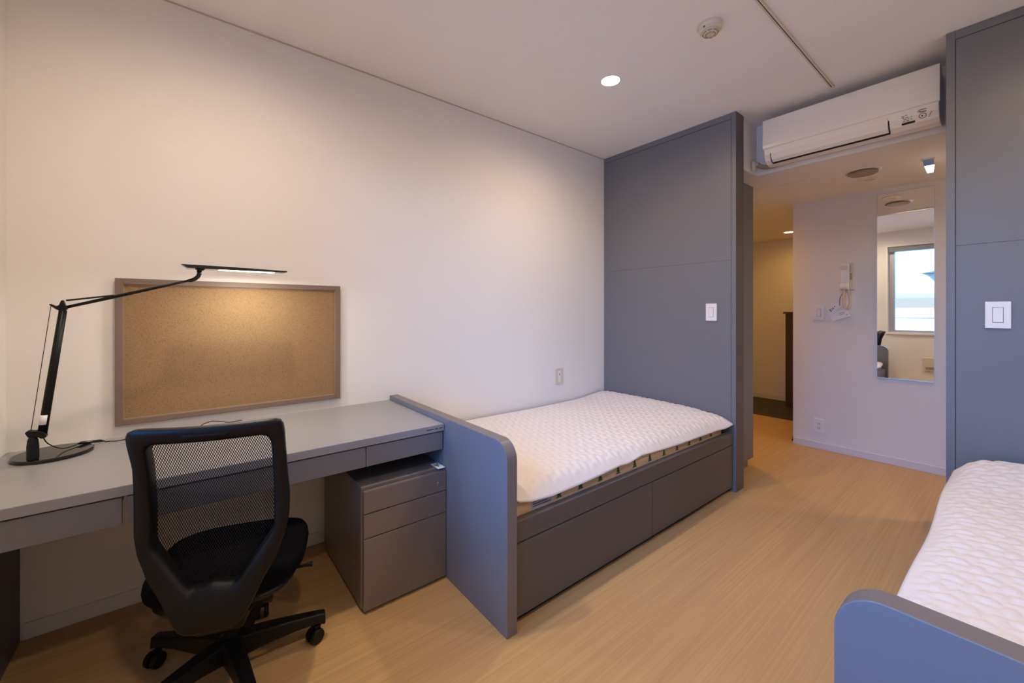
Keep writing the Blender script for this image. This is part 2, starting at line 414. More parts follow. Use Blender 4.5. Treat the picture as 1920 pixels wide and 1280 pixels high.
# ------------------------------------------------------------------ beds
def bed(mir, yf, label, mlabel, plabel, full):
    fx = (lambda x: XR - x) if mir else (lambda x: x)
    t = thing('bed', label, 'bed', (fx(0.55), 1.9, 0))
    # footboard with one rounded corner
    xo, zt, r = 1.105, 0.717, 0.072
    poly = [(fx(0.001), 0.0), (fx(xo), 0.0)]
    for k in range(13):
        a = PI / 2 * k / 12
        poly.append((fx(xo - r + r * math.cos(a)), zt - r + r * math.sin(a)))
    poly.append((fx(0.001), zt))
    b = new(); prism(b, poly, 'y', yf, yf + 0.048)
    band(obj('footboard', b, ['grey', 'banding'], t, bevel=0.0018, seg=2))
    y0, y1 = yf + 0.0485, YP - 0.001
    b = new()
    box(b, fx(1.044), fx(1.08), y0, y1, 0.318, 0.397)
    obj('side_rail', b, 'greyside', t, bevel=0.0015)
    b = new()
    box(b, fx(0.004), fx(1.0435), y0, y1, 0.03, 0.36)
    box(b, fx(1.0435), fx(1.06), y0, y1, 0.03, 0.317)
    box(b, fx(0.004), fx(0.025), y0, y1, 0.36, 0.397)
    obj('platform', b, 'toe', t)  # blackened so the gaps between the drawers read as shade
    b = new(); box(b, fx(0.01), fx(1.050), y0, y1, 0.0, 0.03); obj('toe_kick', b, 'toe', t)
    ym = 1.892
    for a, c in ((y0 + 0.002, ym - 0.002), (ym + 0.002, y1 - 0.012)):
        b = new(); box(b, fx(1.0605), fx(1.08), a, c, 0.034, 0.3125); obj('drawer', b, 'greyside', t, bevel=0.0015)
    # mattress
    m = thing('mattress', mlabel, 'mattress', (fx(0.53), 1.9, 0.361))
    mx = 1.086 if mir else 1.041; mz = 0.399 if mir else 0.361; mt = 0.472 if mir else 0.450
    b = new(); box(b, fx(0.030), fx(mx), yf + 0.058, 2.775, mz, mt)
    mb = b
    b = new()
    for zz in (mt - 0.008, mz + 0.008):
        rr = 0.055; xa, xb, ya, yb = 0.033, mx - 0.004, yf + 0.058, 2.775
        loop = []
        for cx, cy, a0 in ((xb - rr, yb - rr, 0), (xa + rr, yb - rr, 90), (xa + rr, ya + rr, 180), (xb - rr, ya + rr, 270)):
            for k in range(7):
                a = R(a0 + 15 * k); loop.append((fx(cx + rr * math.cos(a)), cy + rr * math.sin(a), zz))
        loop.append(loop[0]); tube(b, loop, 0.005, 8, cap=False)
    obj('piping', b, 'piping', m, smooth=True)
    if full:
        b = mb
        for k in range(13):   # pine tree print along the side
            y = 1.245 + 0.1365 * k
            if y > 2.70: break
            x = fx(mx + 0.0008); z0 = 0.404
            for (hw, za, zb) in ((0.020, 0.0, 0.020), (0.015, 0.012, 0.032), (0.009, 0.024, 0.042)):
                vs = [b.verts.new(p) for p in ((x, y - hw, z0 + za), (x, y + hw, z0 + za), (x, y, z0 + zb))]
                b.faces.new(vs).material_index = 1
        b = new(); box(b, fx(1.0412), fx(1.0424), 1.085, 1.205, 0.400, 0.446, 0)
        for k in range(4): box(b, fx(1.0424), fx(1.0427), 1.095, 1.195 - 0.02 * (k % 2), 0.408 + k * 0.009, 0.411 + k * 0.009, 1)
        for yy in (1.0848, 1.2042): box(b, fx(1.0424), fx(1.0428), yy, yy + 0.001, 0.400, 0.446, 2)
        obj('care_label', b, ['labelgrey', 'ink', 'paper'], m)
    obj('body', mb, ['mattress', 'pine'], m, bevel=0.028, seg=5, smooth=True)
    # quilted pad
    nx, ny = 150, 270
    ya, yb = yf + 0.055, (2.795 if mir else 2.836)
    def sm(a, c, v):
        q = max(0.0, min(1.0, (v - a) / (c - a))); return q * q * (3 - 2 * q)
    def tri(v):
        v = v % 1.0; return 4 * abs(v - 0.5) - 1
    b = new(); g = []
    for j in range(ny + 1):
        y = ya + (yb - ya) * j / ny
        # outer edge line and its height
        xe = 1.060 + 0.005 * math.sin(y * 5.1 + 0.6) + 0.020 * sm(2.62, 2.83, y)
        ze = ip(y, [0.96, 1.02, 1.08, 1.19, 1.40, 1.64, 1.72, 1.83, 2.09, 2.23, 2.42, 2.74, 2.84], [0.470, 0.458, 0.442, 0.434, 0.440, 0.452, 0.446, 0.460, 0.444, 0.441, 0.442, 0.440, 0.452])
        cr_ = 0.05
        d = y - ya
        if mir:
            xe = 1.092 + 0.004 * math.sin(y * 5.1 + 1.6); ze = 0.482 + 0.006 * math.sin(y * 9.0)
            d = min(d, yb - y); cr_ = 0.10
        if d < cr_: xe -= cr_ - math.sqrt(max(0, cr_ ** 2 - (cr_ - d) ** 2)); ze += 0.02 * (1 - d / cr_) * (1 if not mir else 0.5)
        xw = 0.024 + 0.004 * math.sin(y * 7)
        row = []
        for i in range(nx + 1):
            s = i / nx
            x = xw + (xe - xw) * s
            zt = 0.492 + 0.026 * sm(2.45, 2.80, y) * (1 - 0.75 * sm(0.75, 1.06, x)) + 0.004 * math.sin(x * 4 + y * 2.3)
            if mir: zt += 0.036 * sm(2.3, 2.75, y) + 0.006
            zt -= 0.008 * sm(2.79, 2.836, y)                      # rolls down at the head
            zt -= 0.010 * sm(ya + 0.05, ya, y)
            q0 = max(0.0, 1.0 - (xe - x) / 0.085)                # droops at the outer edge
            z = zt - (zt - ze) * q0 ** 1.7
            # quilting: rows of wavy stitches
            pa, pb = (x + y) * 0.7071, (x - y) * 0.7071
            q = pa / 0.042 + 0.20 * math.sin(2 * PI * pb / 0.084)
            q2 = pb / 0.042 + 0.20 * math.sin(2 * PI * pa / 0.084)
            puff = (abs(math.sin(PI * q)) ** 0.6) * (0.45 + 0.55 * abs(math.sin(PI * q2)) ** 0.6)
            border = sm(0.0, 0.05, min(1 - s, s) * 1.04) * sm(0.0, 0.03, min(y - ya, yb - y))
            z += 0.0085 * puff * border
            row.append(b.verts.new((fx(x), y, z)))
        g.append(row)
    for j in range(ny):
        for i in range(nx):
            b.faces.new((g[j][i], g[j][i + 1], g[j + 1][i + 1], g[j + 1][i]))
    p = obj('mattress_pad', b, 'quilt', smooth=True)
    for pol in p.data.polygons:
        if pol.normal.z < 0: p.data.flip_normals(); break
    # rolled hem
    def edge_pts():
        pts = [v for v in [tuple(p.data.vertices[j * (nx + 1)].co) for j in range(0, ny + 1, 2)]]
        return pts
    tag(p, plabel, 'mattress pad')
    s = p.modifiers.new('solid', 'SOLIDIFY'); s.thickness = 0.007; s.offset = -1
    return t
bed(False, 0.914, 'grey bed with two under-drawers between the desk and the full-height partition',
    'beige mattress with green pine tree print in the bed with two drawers',
    'white quilted pad lying on the bed with two drawers along the long wall', True)
bed(True, 0.898, 'cropped grey bed with a blue-lit footboard in the near corner by the square switch plate',
    'beige mattress with one corner bare, in the cropped bed with the blue-lit footboard',
    'white quilted pad lying on the cropped bed with the blue-lit footboard', False)

# ------------------------------------------------------------------ desk
t = thing('desk', 'long grey built-in desk with thin drawers under the cork board', 'desk', (0.3, 0.2, 0))
y0, y1 = YB + 0.001, 0.912
b = new(); box(b, 0.001, 0.643, y0, y1, 0.661, 0.692); obj('worktop', b, ['greytop'], t, bevel=0.002)
for a, c in ((y0 + 0.001, -0.1495), (-0.1395, 0.5605), (0.5635, 0.9085)):
    b = new(); box(b, 0.617, 0.635, a, c, 0.576, 0.656); d = obj('drawer', b, 'grey', t, bevel=0.0015)
b = new()
for a, c in ((y0 + 0.02, -0.16), (-0.13, 0.555), (0.57, 0.90)): box(b, 0.12, 0.617, a, c, 0.60, 0.65)
box(b, 0.10, 0.612, y0 + 0.002, y1 - 0.002, 0.6515, 0.6605)
obj('drawer_tray', b, 'darkgrey', t)
b = new(); box(b, 0.008, 0.60, y0, y0 + 0.034, 0.0, 0.66); obj('leg_panel', b, 'darkgrey', t, bevel=0.001)
b = new()   # small maker's stamp on the front edge: unreadable dark strokes
yy = 0.824
for wd in (0.005, 0.003, 0.005, 0.003, 0.006, 0.002, 0.005, 0.004, -0.006, 0.004, 0.005, 0.003, 0.005, -0.007, 0.006, 0.004, 0.007):
    if wd > 0:
        hh = 0.0035 if wd > 0.003 else 0.006
        box(b, 0.6431, 0.6436, yy, yy + wd * 0.78, 0.676 - hh / 2, 0.676 + hh / 2); yy += wd * 0.78 + 0.001
    else: yy += -wd
obj('maker_stamp', b, 'ink', t)

# drawer cabinet under the desk
t = thing('drawer_cabinet', 'taupe steel three-drawer cabinet with a lock under the desk end', 'drawer cabinet', (0.36, 0.73, 0))
y0, y1 = 0.541, 0.9115
b = new(); box(b, 0.080, 0.638, y0, y1, 0.014, 0.500); obj('body', b, 'steel', t, bevel=0.003)
b = new(); box(b, 0.10, 0.63, y0 + 0.01, y1 - 0.01, 0.0, 0.014); obj('base', b, 'toe', t)
for i, (za, zb) in enumerate(((0.399, 0.487), (0.301, 0.3955), (0.014, 0.2975))):
    b = new(); box(b, 0.642, 0.661, y0 + 0.004, y1 - 0.001, za, zb); d = obj('drawer', b, 'steel', t, bevel=0.0015)
    b = new(); box(b, 0.6382, 0.642, y0 + 0.006, y1 - 0.004, za + 0.002, zb - 0.002); obj('gap', b, 'darkline', d)
    if i == 0:
        b = new(); lathe(b, [(0.0, 0), (0.008, 0), (0.008, 0.002), (0.006, 0.003), (0.0, 0.003)], (0.661, 0.874, 0.437), 20, axis='x')
        box(b, 0.664, 0.6645, 0.8732, 0.8748, 0.432, 0.442, 1); obj('lock', b, ['chrome', 'ink'], d, smooth=False)
b = new()
box(b, 0.588, 0.660, 0.872, 0.908, 0.5001, 0.5008, 0)
vs = [(0.600, 0.880), (0.640, 0.880), (0.620, 0.903)]
prism(b, [(0.606, 0.876), (0.606, 0.899), (0.641, 0.8875)], 'z', 0.5008, 0.5011, 1)
prism(b, [(0.609, 0.8795), (0.609, 0.8955), (0.634, 0.8875)], 'z', 0.5011, 0.5014, 2)
box(b, 0.615, 0.626, 0.8868, 0.8882, 0.5014, 0.5016, 1)
box(b, 0.594, 0.602, 0.897, 0.903, 0.5008, 0.5011, 1)
o = obj('warning_sticker', b, ['paper', 'ink', 'yellow'], t); o['label'] = 'white sticker with a yellow warning triangle'

# ------------------------------------------------------------------ cork board
t = thing('cork_board', 'brown-framed cork board hung on the long wall over the desk', 'cork board', (0.0, 0.2, 1.03))
ya, yb, za, zb, fw = -0.226, 0.636, 0.740, 1.335, 0.024
b = new()
for y, z, y2, z2 in ((ya, za, ya + fw, zb), (yb - fw, za, yb, zb), (ya + fw, za, yb - fw, za + fw), (ya + fw, zb - fw, yb - fw, zb)):
    box(b, 0.001, 0.020, y, y2, z, z2)
obj('frame', b, 'frame', t, bevel=0.002)
b = new()
e = 0.003
for y, z, y2, z2 in ((ya + fw, za + fw, ya + fw + e, zb - fw), (yb - fw - e, za + fw, yb - fw, zb - fw), (ya + fw + e, za + fw, yb - fw - e, za + fw + e), (ya + fw + e, zb - fw - e, yb - fw - e, zb - fw)):
    box(b, 0.004, 0.015, y, y2, z, z2)
obj('inner_bead', b, 'bead', t)
b = new(); box(b, 0.002, 0.011, ya + fw, yb - fw, za + fw, zb - fw); obj('cork_sheet', b, 'cork', t)

# ------------------------------------------------------------------ desk lamp
t = thing('desk_lamp', 'black two-arm LED desk lamp, lit, on the desk by the cork board', 'desk lamp', (0.14, -0.37, 0.6921))
Zd = 0.6922
b = new(); lathe(b, [(0.0, 0.0), (0.098, 0.0), (0.101, 0.002), (0.101, 0.010), (0.098, 0.0125), (0.0, 0.0125)], (0.14, -0.37, Zd), 64)
base = obj('base', b, 'blackgloss', t, smooth=False, bevel=0.001)
X = 0.22
b = new(); lathe(b, [(0.0, 0.0), (0.0135, 0.0), (0.0145, 0.008), (0.0145, 0.045), (0.0125, 0.068), (0.011, 0.071), (0.0095, 0.078), (0.0095, 0.096), (0.0, 0.096)], (X, -0.403, Zd + 0.0125), 24)
obj('stem', b, 'black', t, smooth=True)
b = new()
prism(b, [(-0.419, 0.800), (-0.412, 0.806), (-0.402, 0.803), (-0.392, 0.802), (-0.378, 0.797), (-0.371, 0.785), (-0.371, 0.777), (-0.382, 0.774), (-0.391, 0.781), (-0.399, 0.783), (-0.412, 0.783)], 'x', X - 0.012, X + 0.012)
obj('lower_joint', b, 'black', t, bevel=0.002)
b = new()
A, B = Vector((X, -0.385, 0.785)), Vector((X, -0.3345, 1.213))
tube(b, [A, A.lerp(B, 0.5), B], 0.0092, 12)
tube(b, [A + Vector((0.0, 0.010, 0)), B + Vector((0, 0.006, -0.01))], 0.0045, 8)
la = obj('lower_arm', b, 'black', t, smooth=True)
b = new(); d = (B - A).normalized()
P = A + d * 0.035
tube(b, [P, P + d * 0.032], 0.0096, 12); o = obj('rating_label', b, 'paper', la, smooth=True); o['label'] = 'white rating label'
b = new()
prism(b, [(-0.366, 1.2235), (-0.363, 1.227), (-0.350, 1.219), (-0.343, 1.222), (-0.338, 1.238), (-0.333, 1.240), (-0.328, 1.222), (-0.322, 1.213), (-0.328, 1.202), (-0.342, 1.203), (-0.352, 1.210)], 'x', X - 0.010, X + 0.010)
obj('elbow', b, 'black', t, bevel=0.002)
b = new(); C, D = Vector((X, -0.330, 1.214)), Vector((X, 0.008, 1.324))
tube(b, [C, C.lerp(D, 0.35), C.lerp(D, 0.7), D], [0.0052, 0.0062, 0.0055, 0.0045], 10)
obj('upper_arm', b, 'black', t, smooth=True)
b = new(); tube(b, [(X, -0.327, 1.2385), (X, -0.209, 1.259)], 0.0030, 8); tube(b, [(X, -0.215, 1.254), (X, -0.206, 1.257)], 0.0062, 8)
obj('parallel_rod', b, 'black', t, smooth=True)
b = new(); tube(b, [(X, -0.362, 1.2235), (X, -0.407, 0.802)], 0.0011, 6); obj('tension_wire', b, 'black', t, smooth=True)
b = new()
pts = [(X, 0.002, 1.322), (X, 0.014, 1.325), (X, 0.025, 1.331), (X, 0.034, 1.341), (X, 0.038, 1.353), (X, 0.038, 1.365)]
tube(b, pts, [0.006, 0.0075, 0.0078, 0.0078, 0.0080, 0.0085], 12)
lathe(b, [(0.0, 0.0), (0.009, 0.0), (0.017, 0.006), (0.0, 0.007)], (X, 0.040, 1.364), 16)
obj('neck', b, 'blackgloss', t, smooth=True)
b = new()
hx = 0.032
sec = [(-0.020, 1.3845), (0.000, 1.3710), (0.060, 1.3705), (0.330, 1.3715), (0.346, 1.3735), (0.347, 1.3790), (0.20, 1.3825), (0.05, 1.3845)]
prism(b, sec, 'x', X - hx, X + hx); hd = obj('lamp_head', b, 'blackgloss', t, bevel=0.0015)
b = new(); box(b, X - 0.020, X + 0.020, 0.10, 0.300, 1.3703, 1.3712); obj('light_strip', b, 'led', hd)
l = bpy.data.lights.new('lamp_glow', 'AREA'); l.shape = 'RECTANGLE'; l.size = 0.05; l.size_y = 0.2; l.energy = 2.6; l.color = (1.0, 0.93, 0.80)
lo = bpy.data.objects.new('bulb', l); COL.objects.link(lo); lo.parent = t; lo.location = Vector((X, 0.21, 1.366)) - Vector(t.location)

# lamp cord with its in-line dimmer
z = Zd + 0.003
b = new()
pts = [(0.20, -0.385, 0.776), (0.185, -0.375, 0.745), (0.15, -0.35, 0.714), (0.115, -0.325, 0.7095), (0.10, -0.318, 0.7095)]
def cr(pts, n=6):
    P = [Vector(p) for p in pts]; out = []
    for i in range(len(P) - 1):
        p0, p1, p2, p3 = P[max(i - 1, 0)], P[i], P[i + 1], P[min(i + 2, len(P) - 1)]
        for k in range(n):
            s = k / n
            out.append(0.5 * ((2 * p1) + (-p0 + p2) * s + (2 * p0 - 5 * p1 + 4 * p2 - p3) * s * s + (-p0 + 3 * p1 - 3 * p2 + p3) * s ** 3))
    out.append(P[-1]); return out
tube(b, cr(pts), 0.0017, 8)
tube(b, cr([(0.062, -0.250, z), (0.063, -0.235, z), (0.072, -0.22, z), (0.070, -0.20, z), (0.055, -0.16, z), (0.048, -0.10, z), (0.05, -0.02, z), (0.05, 0.03, z + 0.002), (0.05, 0.06, z + 0.016), (0.045, 0.085, z + 0.020), (0.04, 0.115, z + 0.014), (0.03, 0.15, z + 0.002), (0.012, 0.20, z)]), 0.0017, 8)
cb = obj('power_cord', b, 'black', t, smooth=True)
b = new(); tube(b, [(0.100, -0.318, 0.7115), (0.094, -0.31, 0.7115), (0.068, -0.262, 0.7035), (0.062, -0.250, 0.6985)], [0.002, 0.0055, 0.0055, 0.002], 8); obj('adapter', b, 'blackgloss', cb, smooth=True)

# ------------------------------------------------------------------ office chair
CH = (0.62, 0.135, 0.0)
t = thing('office_chair', 'black mesh-back swivel chair on five castors pushed up to the desk', 'office chair', CH, R(72))
def vz(u, z):
    v = ip(z, [0.25, 0.33, 0.40, 0.50, 0.65, 0.78, 0.90, 0.95], [0.270, 0.274, 0.262, 0.247, 0.243, 0.264, 0.312, 0.335])
    return v - 0.018 * (abs(u) / 0.19) ** 2.2
outer = [(0.0, 0.892), (0.08, 0.893), (0.15, 0.8955), (0.176, 0.893), (0.181, 0.870), (0.180, 0.80), (0.182, 0.73), (0.187, 0.65), (0.186, 0.59), (0.178, 0.54),
         (0.155, 0.475), (0.125, 0.425), (0.098, 0.37), (0.082, 0.338), (0.060, 0.318), (0.0, 0.312)]
inner = [(0.0, 0.846), (0.125, 0.848), (0.139, 0.842), (0.145, 0.826), (0.146, 0.70), (0.146, 0.57), (0.140, 0.548), (0.062, 0.436), (0.052, 0.427), (0.040, 0.427), (0.0, 0.436)]
def full(p): return p + [(-a, c) for a, c in p[::-1] if abs(a) > 1e-9]
outer, inner = full(outer), full(inner)
CZ = 0.62
def hit(poly, a):
    dx, dz = math.cos(a), math.sin(a); best = 0
    n = len(poly)
    for i in range(n):
        (x1, z1), (x2, z2) = poly[i], poly[(i + 1) % n]
        z1 -= CZ; z2 -= CZ
        ex, ez = x2 - x1, z2 - z1
        den = dx * ez - dz * ex
        if abs(den) < 1e-12: continue
        r_ = (x1 * ez - z1 * ex) / den; s_ = (x1 * dz - z1 * dx) / den
        if r_ > 0 and -1e-6 <= s_ <= 1 + 1e-6: best = max(best, r_)
    return best
NA = 160
angs = [2 * PI * (i + 0.5) / NA for i in range(NA)]
ro = [hit(outer, a) for a in angs]; ri = [hit(inner, a) for a in angs]
def smooth_list(r, k=1):
    for _ in range(k): r = [(r[i - 1] + 2 * r[i] + r[(i + 1) % len(r)]) / 4 for i in range(len(r))]
    return r
ro = smooth_list(ro, 1)
prof = [(1.0, -0.004), (0.985, 0.005), (0.90, 0.011), (0.55, 0.0125), (0.20, 0.010), (0.04, 0.003), (0.0, -0.006), (0.02, -0.040), (0.10, -0.046), (0.70, -0.038), (0.97, -0.018)]
b = new(); rings = []
for i, a in enumerate(angs):
    ring = []
    for f, dv in prof:
        r_ = ri[i] + (ro[i] - ri[i]) * f
        u, z = r_ * math.cos(a), CZ + r_ * math.sin(a)
        ring.append(b.verts.new((u, -(vz(u, z) + dv), z)))
    rings.append(ring)
for i in range(NA):
    for k in range(len(prof)):
        k2 = (k + 1) % len(prof)
        b.faces.new((rings[i][k], rings[i][k2], rings[(i + 1) % NA][k2], rings[(i + 1) % NA][k]))
back = obj('backrest_frame', b, 'black', t, local=True, smooth=True)
b = new()   # moulded grip recess under the top edge
pts = [(-0.055 + 0.11 * k / 10, -(vz(0, 0.872) + 0.0105), 0.8715) for k in range(11)]
tube(b, pts, [0.004] + [0.0075] * 9 + [0.004], 10, flat=0.3); obj('grip', b, 'black', back, local=True, smooth=True)
b = new(); fr = [0.0, 0.2, 0.4, 0.6, 0.8, 1.0, 1.06]; rings = []
for i, a in enumerate(angs):
    rings.append([b.verts.new((ri[i] * f * math.cos(a), -(vz(ri[i] * f * math.cos(a), CZ + ri[i] * f * math.sin(a)) - 0.038), CZ + ri[i] * f * math.sin(a))) for f in fr[1:]])
c0 = b.verts.new((0, -(vz(0, CZ) - 0.038), CZ))
for i in range(NA):
    j = (i + 1) % NA
    b.faces.new((c0, rings[i][0], rings[j][0]))
    for k in range(len(fr) - 2): b.faces.new((rings[i][k], rings[i][k + 1], rings[j][k + 1], rings[j][k]))
o = obj('backrest_net', b, 'net', t, local=True, smooth=True); o['label'] = 'see-through black net stretched in the backrest'
# seat cushion: a superellipse pillow
def cushion(bm, cx, cy, hw, hd, z0, z1, e=3.2, n=56, dish=0.008):
    rows = [(0.86, z0), (0.95, z0 + 0.006), (0.99, z0 + 0.018), (1.0, (z0 + z1) / 2), (0.99, z1 - 0.018), (0.955, z1 - 0.006), (0.88, z1), (0.6, z1 - dish * 0.4), (0.3, z1 - dish)]
    rg = []
    for s, z in rows:
        ring = []
        for k in range(n):
            a = 2 * PI * k / n; c, d = math.cos(a), math.sin(a)
            x = cx + s * hw * math.copysign(abs(c) ** (2 / e), c); y = cy + s * hd * math.copysign(abs(d) ** (2 / e), d)
            zz = z - 0.022 * max(0, (y - cy) / hd - 0.55) ** 1.5 * 2.0
            ring.append(bm.verts.new((x, y, zz)))
        rg.append(ring)
    for a_, b_ in zip(rg, rg[1:]):
        for k in range(n): bm.faces.new((a_[k], a_[(k + 1) % n], b_[(k + 1) % n], b_[k]))
    bm.faces.new(rg[0][::-1]); bm.faces.new(rg[-1])
b = new(); cushion(b, 0.0, -0.035, 0.214, 0.205, 0.360, 0.424); obj('seat', b, 'fabric', t, local=True, smooth=True)
b = new(); cushion(b, 0.0, -0.045, 0.190, 0.180, 0.325, 0.365, dish=0); obj('seat_shell', b, 'black', t, local=True, smooth=True)
b = new(); hexa(b, [(-0.06, -0.20, 0.255), (0.06, -0.20, 0.255), (0.06, 0.09, 0.255), (-0.06, 0.09, 0.255)], [(-0.09, -0.24, 0.330), (0.09, -0.24, 0.330), (0.09, 0.12, 0.330), (-0.09, 0.12, 0.330)])
obj('tilt_mechanism', b, 'black', t, local=True, bevel=0.012, seg=3)
b = new(); hexa(b, [(-0.050, -0.235, 0.285), (0.050, -0.235, 0.285), (0.055, -0.15, 0.270), (-0.055, -0.15, 0.270)], [(-0.065, -0.242, 0.345), (0.065, -0.242, 0.345), (0.075, -0.15, 0.325), (-0.075, -0.15, 0.325)])
obj('back_bracket', b, 'black', t, local=True, bevel=0.010, seg=3)
b = new(); tube(b, [(0.08, 0.0, 0.290), (0.20, 0.02, 0.284), (0.225, 0.024, 0.283)], [0.005, 0.005, 0.010], 10); obj('lever', b, 'black', t, local=True, smooth=True)
b = new(); tube(b, [(0.085, -0.12, 0.295), (0.125, -0.12, 0.292)], [0.022, 0.024], 16); obj('tension_knob', b, 'black', t, local=True, smooth=True)
SX, SY = -0.018, -0.010
b = new(); lathe(b, [(0.0, 0.10), (0.024, 0.10), (0.024, 0.17), (0.017, 0.172), (0.017, 0.262), (0.0, 0.262)], (SX, SY, 0), 24); obj('gas_column', b, 'black', t, local=True, smooth=False)
b = new(); lathe(b, [(0.0, 0.034), (0.024, 0.034), (0.028, 0.040), (0.034, 0.060), (0.046, 0.075), (0.046, 0.105), (0.030, 0.120), (0.0, 0.120)], (SX, SY, 0), 28); obj('hub', b, 'black', t, local=True, smooth=True)
for k, wa in enumerate((80, 152, 226, 296, 7)):
    a = R(wa - 72)      # world angle back into the chair's own frame
    ca, sa = math.cos(a), math.sin(a)
    sc_ = (1.06, 1.0, 1.04, 1.0, 1.0)[k]
    def P(r, s, z): return (SX + r * sc_ * ca - s * sa, SY + r * sc_ * sa + s * ca, z)
    b = new(); st = [(0.028, 0.031, 0.050, 0.116), (0.10, 0.028, 0.062, 0.114), (0.18, 0.024, 0.069, 0.107), (0.245, 0.021, 0.068, 0.100), (0.272, 0.019, 0.056, 0.096)]
    rg = [[b.verts.new(P(r_, s, z)) for s, z in ((-hw_, za), (hw_, za), (hw_ * 0.8, zb), (-hw_ * 0.8, zb))] for r_, hw_, za, zb in st]
    for q, s in zip(rg, rg[1:]):
        for i in range(4): b.faces.new((q[i], q[(i + 1) % 4], s[(i + 1) % 4], s[i]))
    b.faces.new(rg[0][::-1]); b.faces.new(rg[-1])
    leg = obj('leg', b, 'black', t, local=True, bevel=0.006, seg=3)
    sw = R((40, 100, 60, 320, 60)[k]); cs, ss = math.cos(sw), math.sin(sw)
    b = new()
    ox, oy, _ = P(0.252, 0, 0)
    def W(r, s, z): return Vector((ox + r * cs - s * ss, oy + r * ss + s * cs, z))
    for side in (-1, 1):
        n = 20; e1 = []; e2 = []
        for i in range(n):
            aa = 2 * PI * i / n
            e1.append(b.verts.new(W(-0.016 + 0.026 * math.cos(aa), side * 0.006, 0.026 + 0.026 * math.sin(aa))))
            e2.append(b.verts.new(W(-0.016 + 0.024 * math.cos(aa), side * 0.022, 0.026 + 0.024 * math.sin(aa))))
        for i in range(n): b.faces.new((e1[i], e1[(i + 1) % n], e2[(i + 1) % n], e2[i]))
        b.faces.new(e1[::-1]); b.faces.new(e2)
    tube(b, [W(0, 0, 0.030), W(0, 0, 0.066)], 0.0058, 10)
    tube(b, [W(-0.018, 0, 0.052), W(0.004, 0, 0.054)], 0.0085, 10)
    obj('castor', b, 'black', leg, local=True, smooth=False, bevel=0.003, seg=2)

# ------------------------------------------------------------------ air conditioner over the passage
t = thing('air_conditioner', 'white wall-mounted air conditioner above the passage between the grey partitions', 'air conditioner', (1.61, 3.1, 2.18))
ax0, ax1 = 1.200, 2.018
b = new()
prism(b, [(YS - 0.001, 2.205), (YS - 0.001, 2.463), (3.010, 2.463), (3.006, 2.274), (3.010, 2.240), (3.030, 2.204), (3.060, 2.186), (3.110, 2.182)], 'x', ax0 + 0.004, ax1 - 0.004)
obj('body', b, 'whitegloss', t, bevel=0.004, seg=3)
b = new(); prism(b, [(3.008, 2.276), (2.996, 2.280), (2.994, 2.30), (2.994, 2.462), (3.000, 2.468), (3.10, 2.470), (3.10, 2.464), (3.0085, 2.464)], 'x', ax0, ax1)
obj('front_panel', b, 'whitegloss', t, bevel=0.002)
b = new(); prism(b, [(3.0075, 2.262), (3.0085, 2.243), (3.024, 2.211), (3.046, 2.193), (3.044, 2.190), (3.021, 2.206), (3.004, 2.240), (3.0035, 2.262)], 'x', ax0 + 0.045, ax1 - 0.20)
lv = obj('louver', b, 'whitegloss', t, bevel=0.001)
b = new()
prism(b, [(3.044, 2.1935), (3.058, 2.1885), (3.056, 2.1845), (3.042, 2.190)], 'x', ax0 + 0.042, ax1 - 0.196)
for xx in (ax0 + 0.0405, ax1 - 0.199):
    prism(b, [(3.0095, 2.246), (3.0065, 2.246), (3.020, 2.206), (3.044, 2.188), (3.047, 2.193), (3.026, 2.210)], 'x', xx, xx + 0.0045)
obj('louver_gap', b, 'darkline', t)
b = new()
def stick(x, z, w, h, mi):
    y = ip(z, [2.186, 2.204, 2.240, 2.274], [3.058, 3.028, 3.008, 3.004]) - 0.0008
    y2 = ip(z + h, [2.186, 2.204, 2.240, 2.274], [3.058, 3.028, 3.008, 3.004]) - 0.0008
    vs = [b.verts.new(p) for p in ((x, y, z), (x + w, y, z), (x + w, y2, z + h), (x, y2, z + h))]
    b.faces.new(vs).material_index = mi
stick(1.872, 2.206, 0.052, 0.010, 0)
for i, (dx, dz, w_, h_) in enumerate(((0.0, 0.042, 0.012, 0.004), (0.014, 0.046, 0.010, 0.003), (0.004, 0.034, 0.008, 0.004), (0.016, 0.034, 0.012, 0.003), (0.008, 0.026, 0.012, 0.004), (0.024, 0.027, 0.006, 0.003), (0.004, 0.018, 0.010, 0.003), (0.020, 0.018, 0.010, 0.004), (0.036, 0.034, 0.006, 0.003), (0.036, 0.022, 0.006, 0.003))):
    stick(1.872 + dx, 2.206 + dz - 0.004, w_, h_, 1)
stick(1.938, 2.256, 0.030, 0.003, 0); stick(1.934, 2.250, 0.012, 0.003, 0); stick(1.942, 2.244, 0.026, 0.004, 0)
for k in range(16):
    a = 2 * PI * k / 16
    stick(1.951 + 0.013 * math.cos(a), 2.226 + 0.011 * math.sin(a), 0.0045, 0.003, 1)
stick(1.948, 2.224, 0.007, 0.006, 0)
for k in range(4): stick(1.974 + 0.003 * k, 2.216 + 0.006 * k, 0.006, 0.003, 1)
obj('control_label', b, ['ink', 'inkgrey'], t)
b = new(); tube(b, cr([(1.235, 3.14, 2.20), (1.20, 3.14, 2.198), (1.165, 3.14, 2.203), (1.135, 3.135, 2.215), (1.118, 3.13, 2.232)]), 0.016, 12); obj('wrapped_pipe', b, 'hose', t, smooth=True)
b = new(); tube(b, cr([(1.122, 3.128, 2.222), (1.116, 3.126, 2.236), (1.110, 3.122, 2.240), (1.106, 3.118, 2.235)]), 0.0135, 12)
tube(b, [(1.104, 3.105, 2.255), (1.104, 3.105, 2.19)], 0.0125, 14); lathe(b, [(0.0, 0), (0.006, 0), (0.006, 0.012), (0.0, 0.012)], (1.104, 3.105, 2.178), 12)
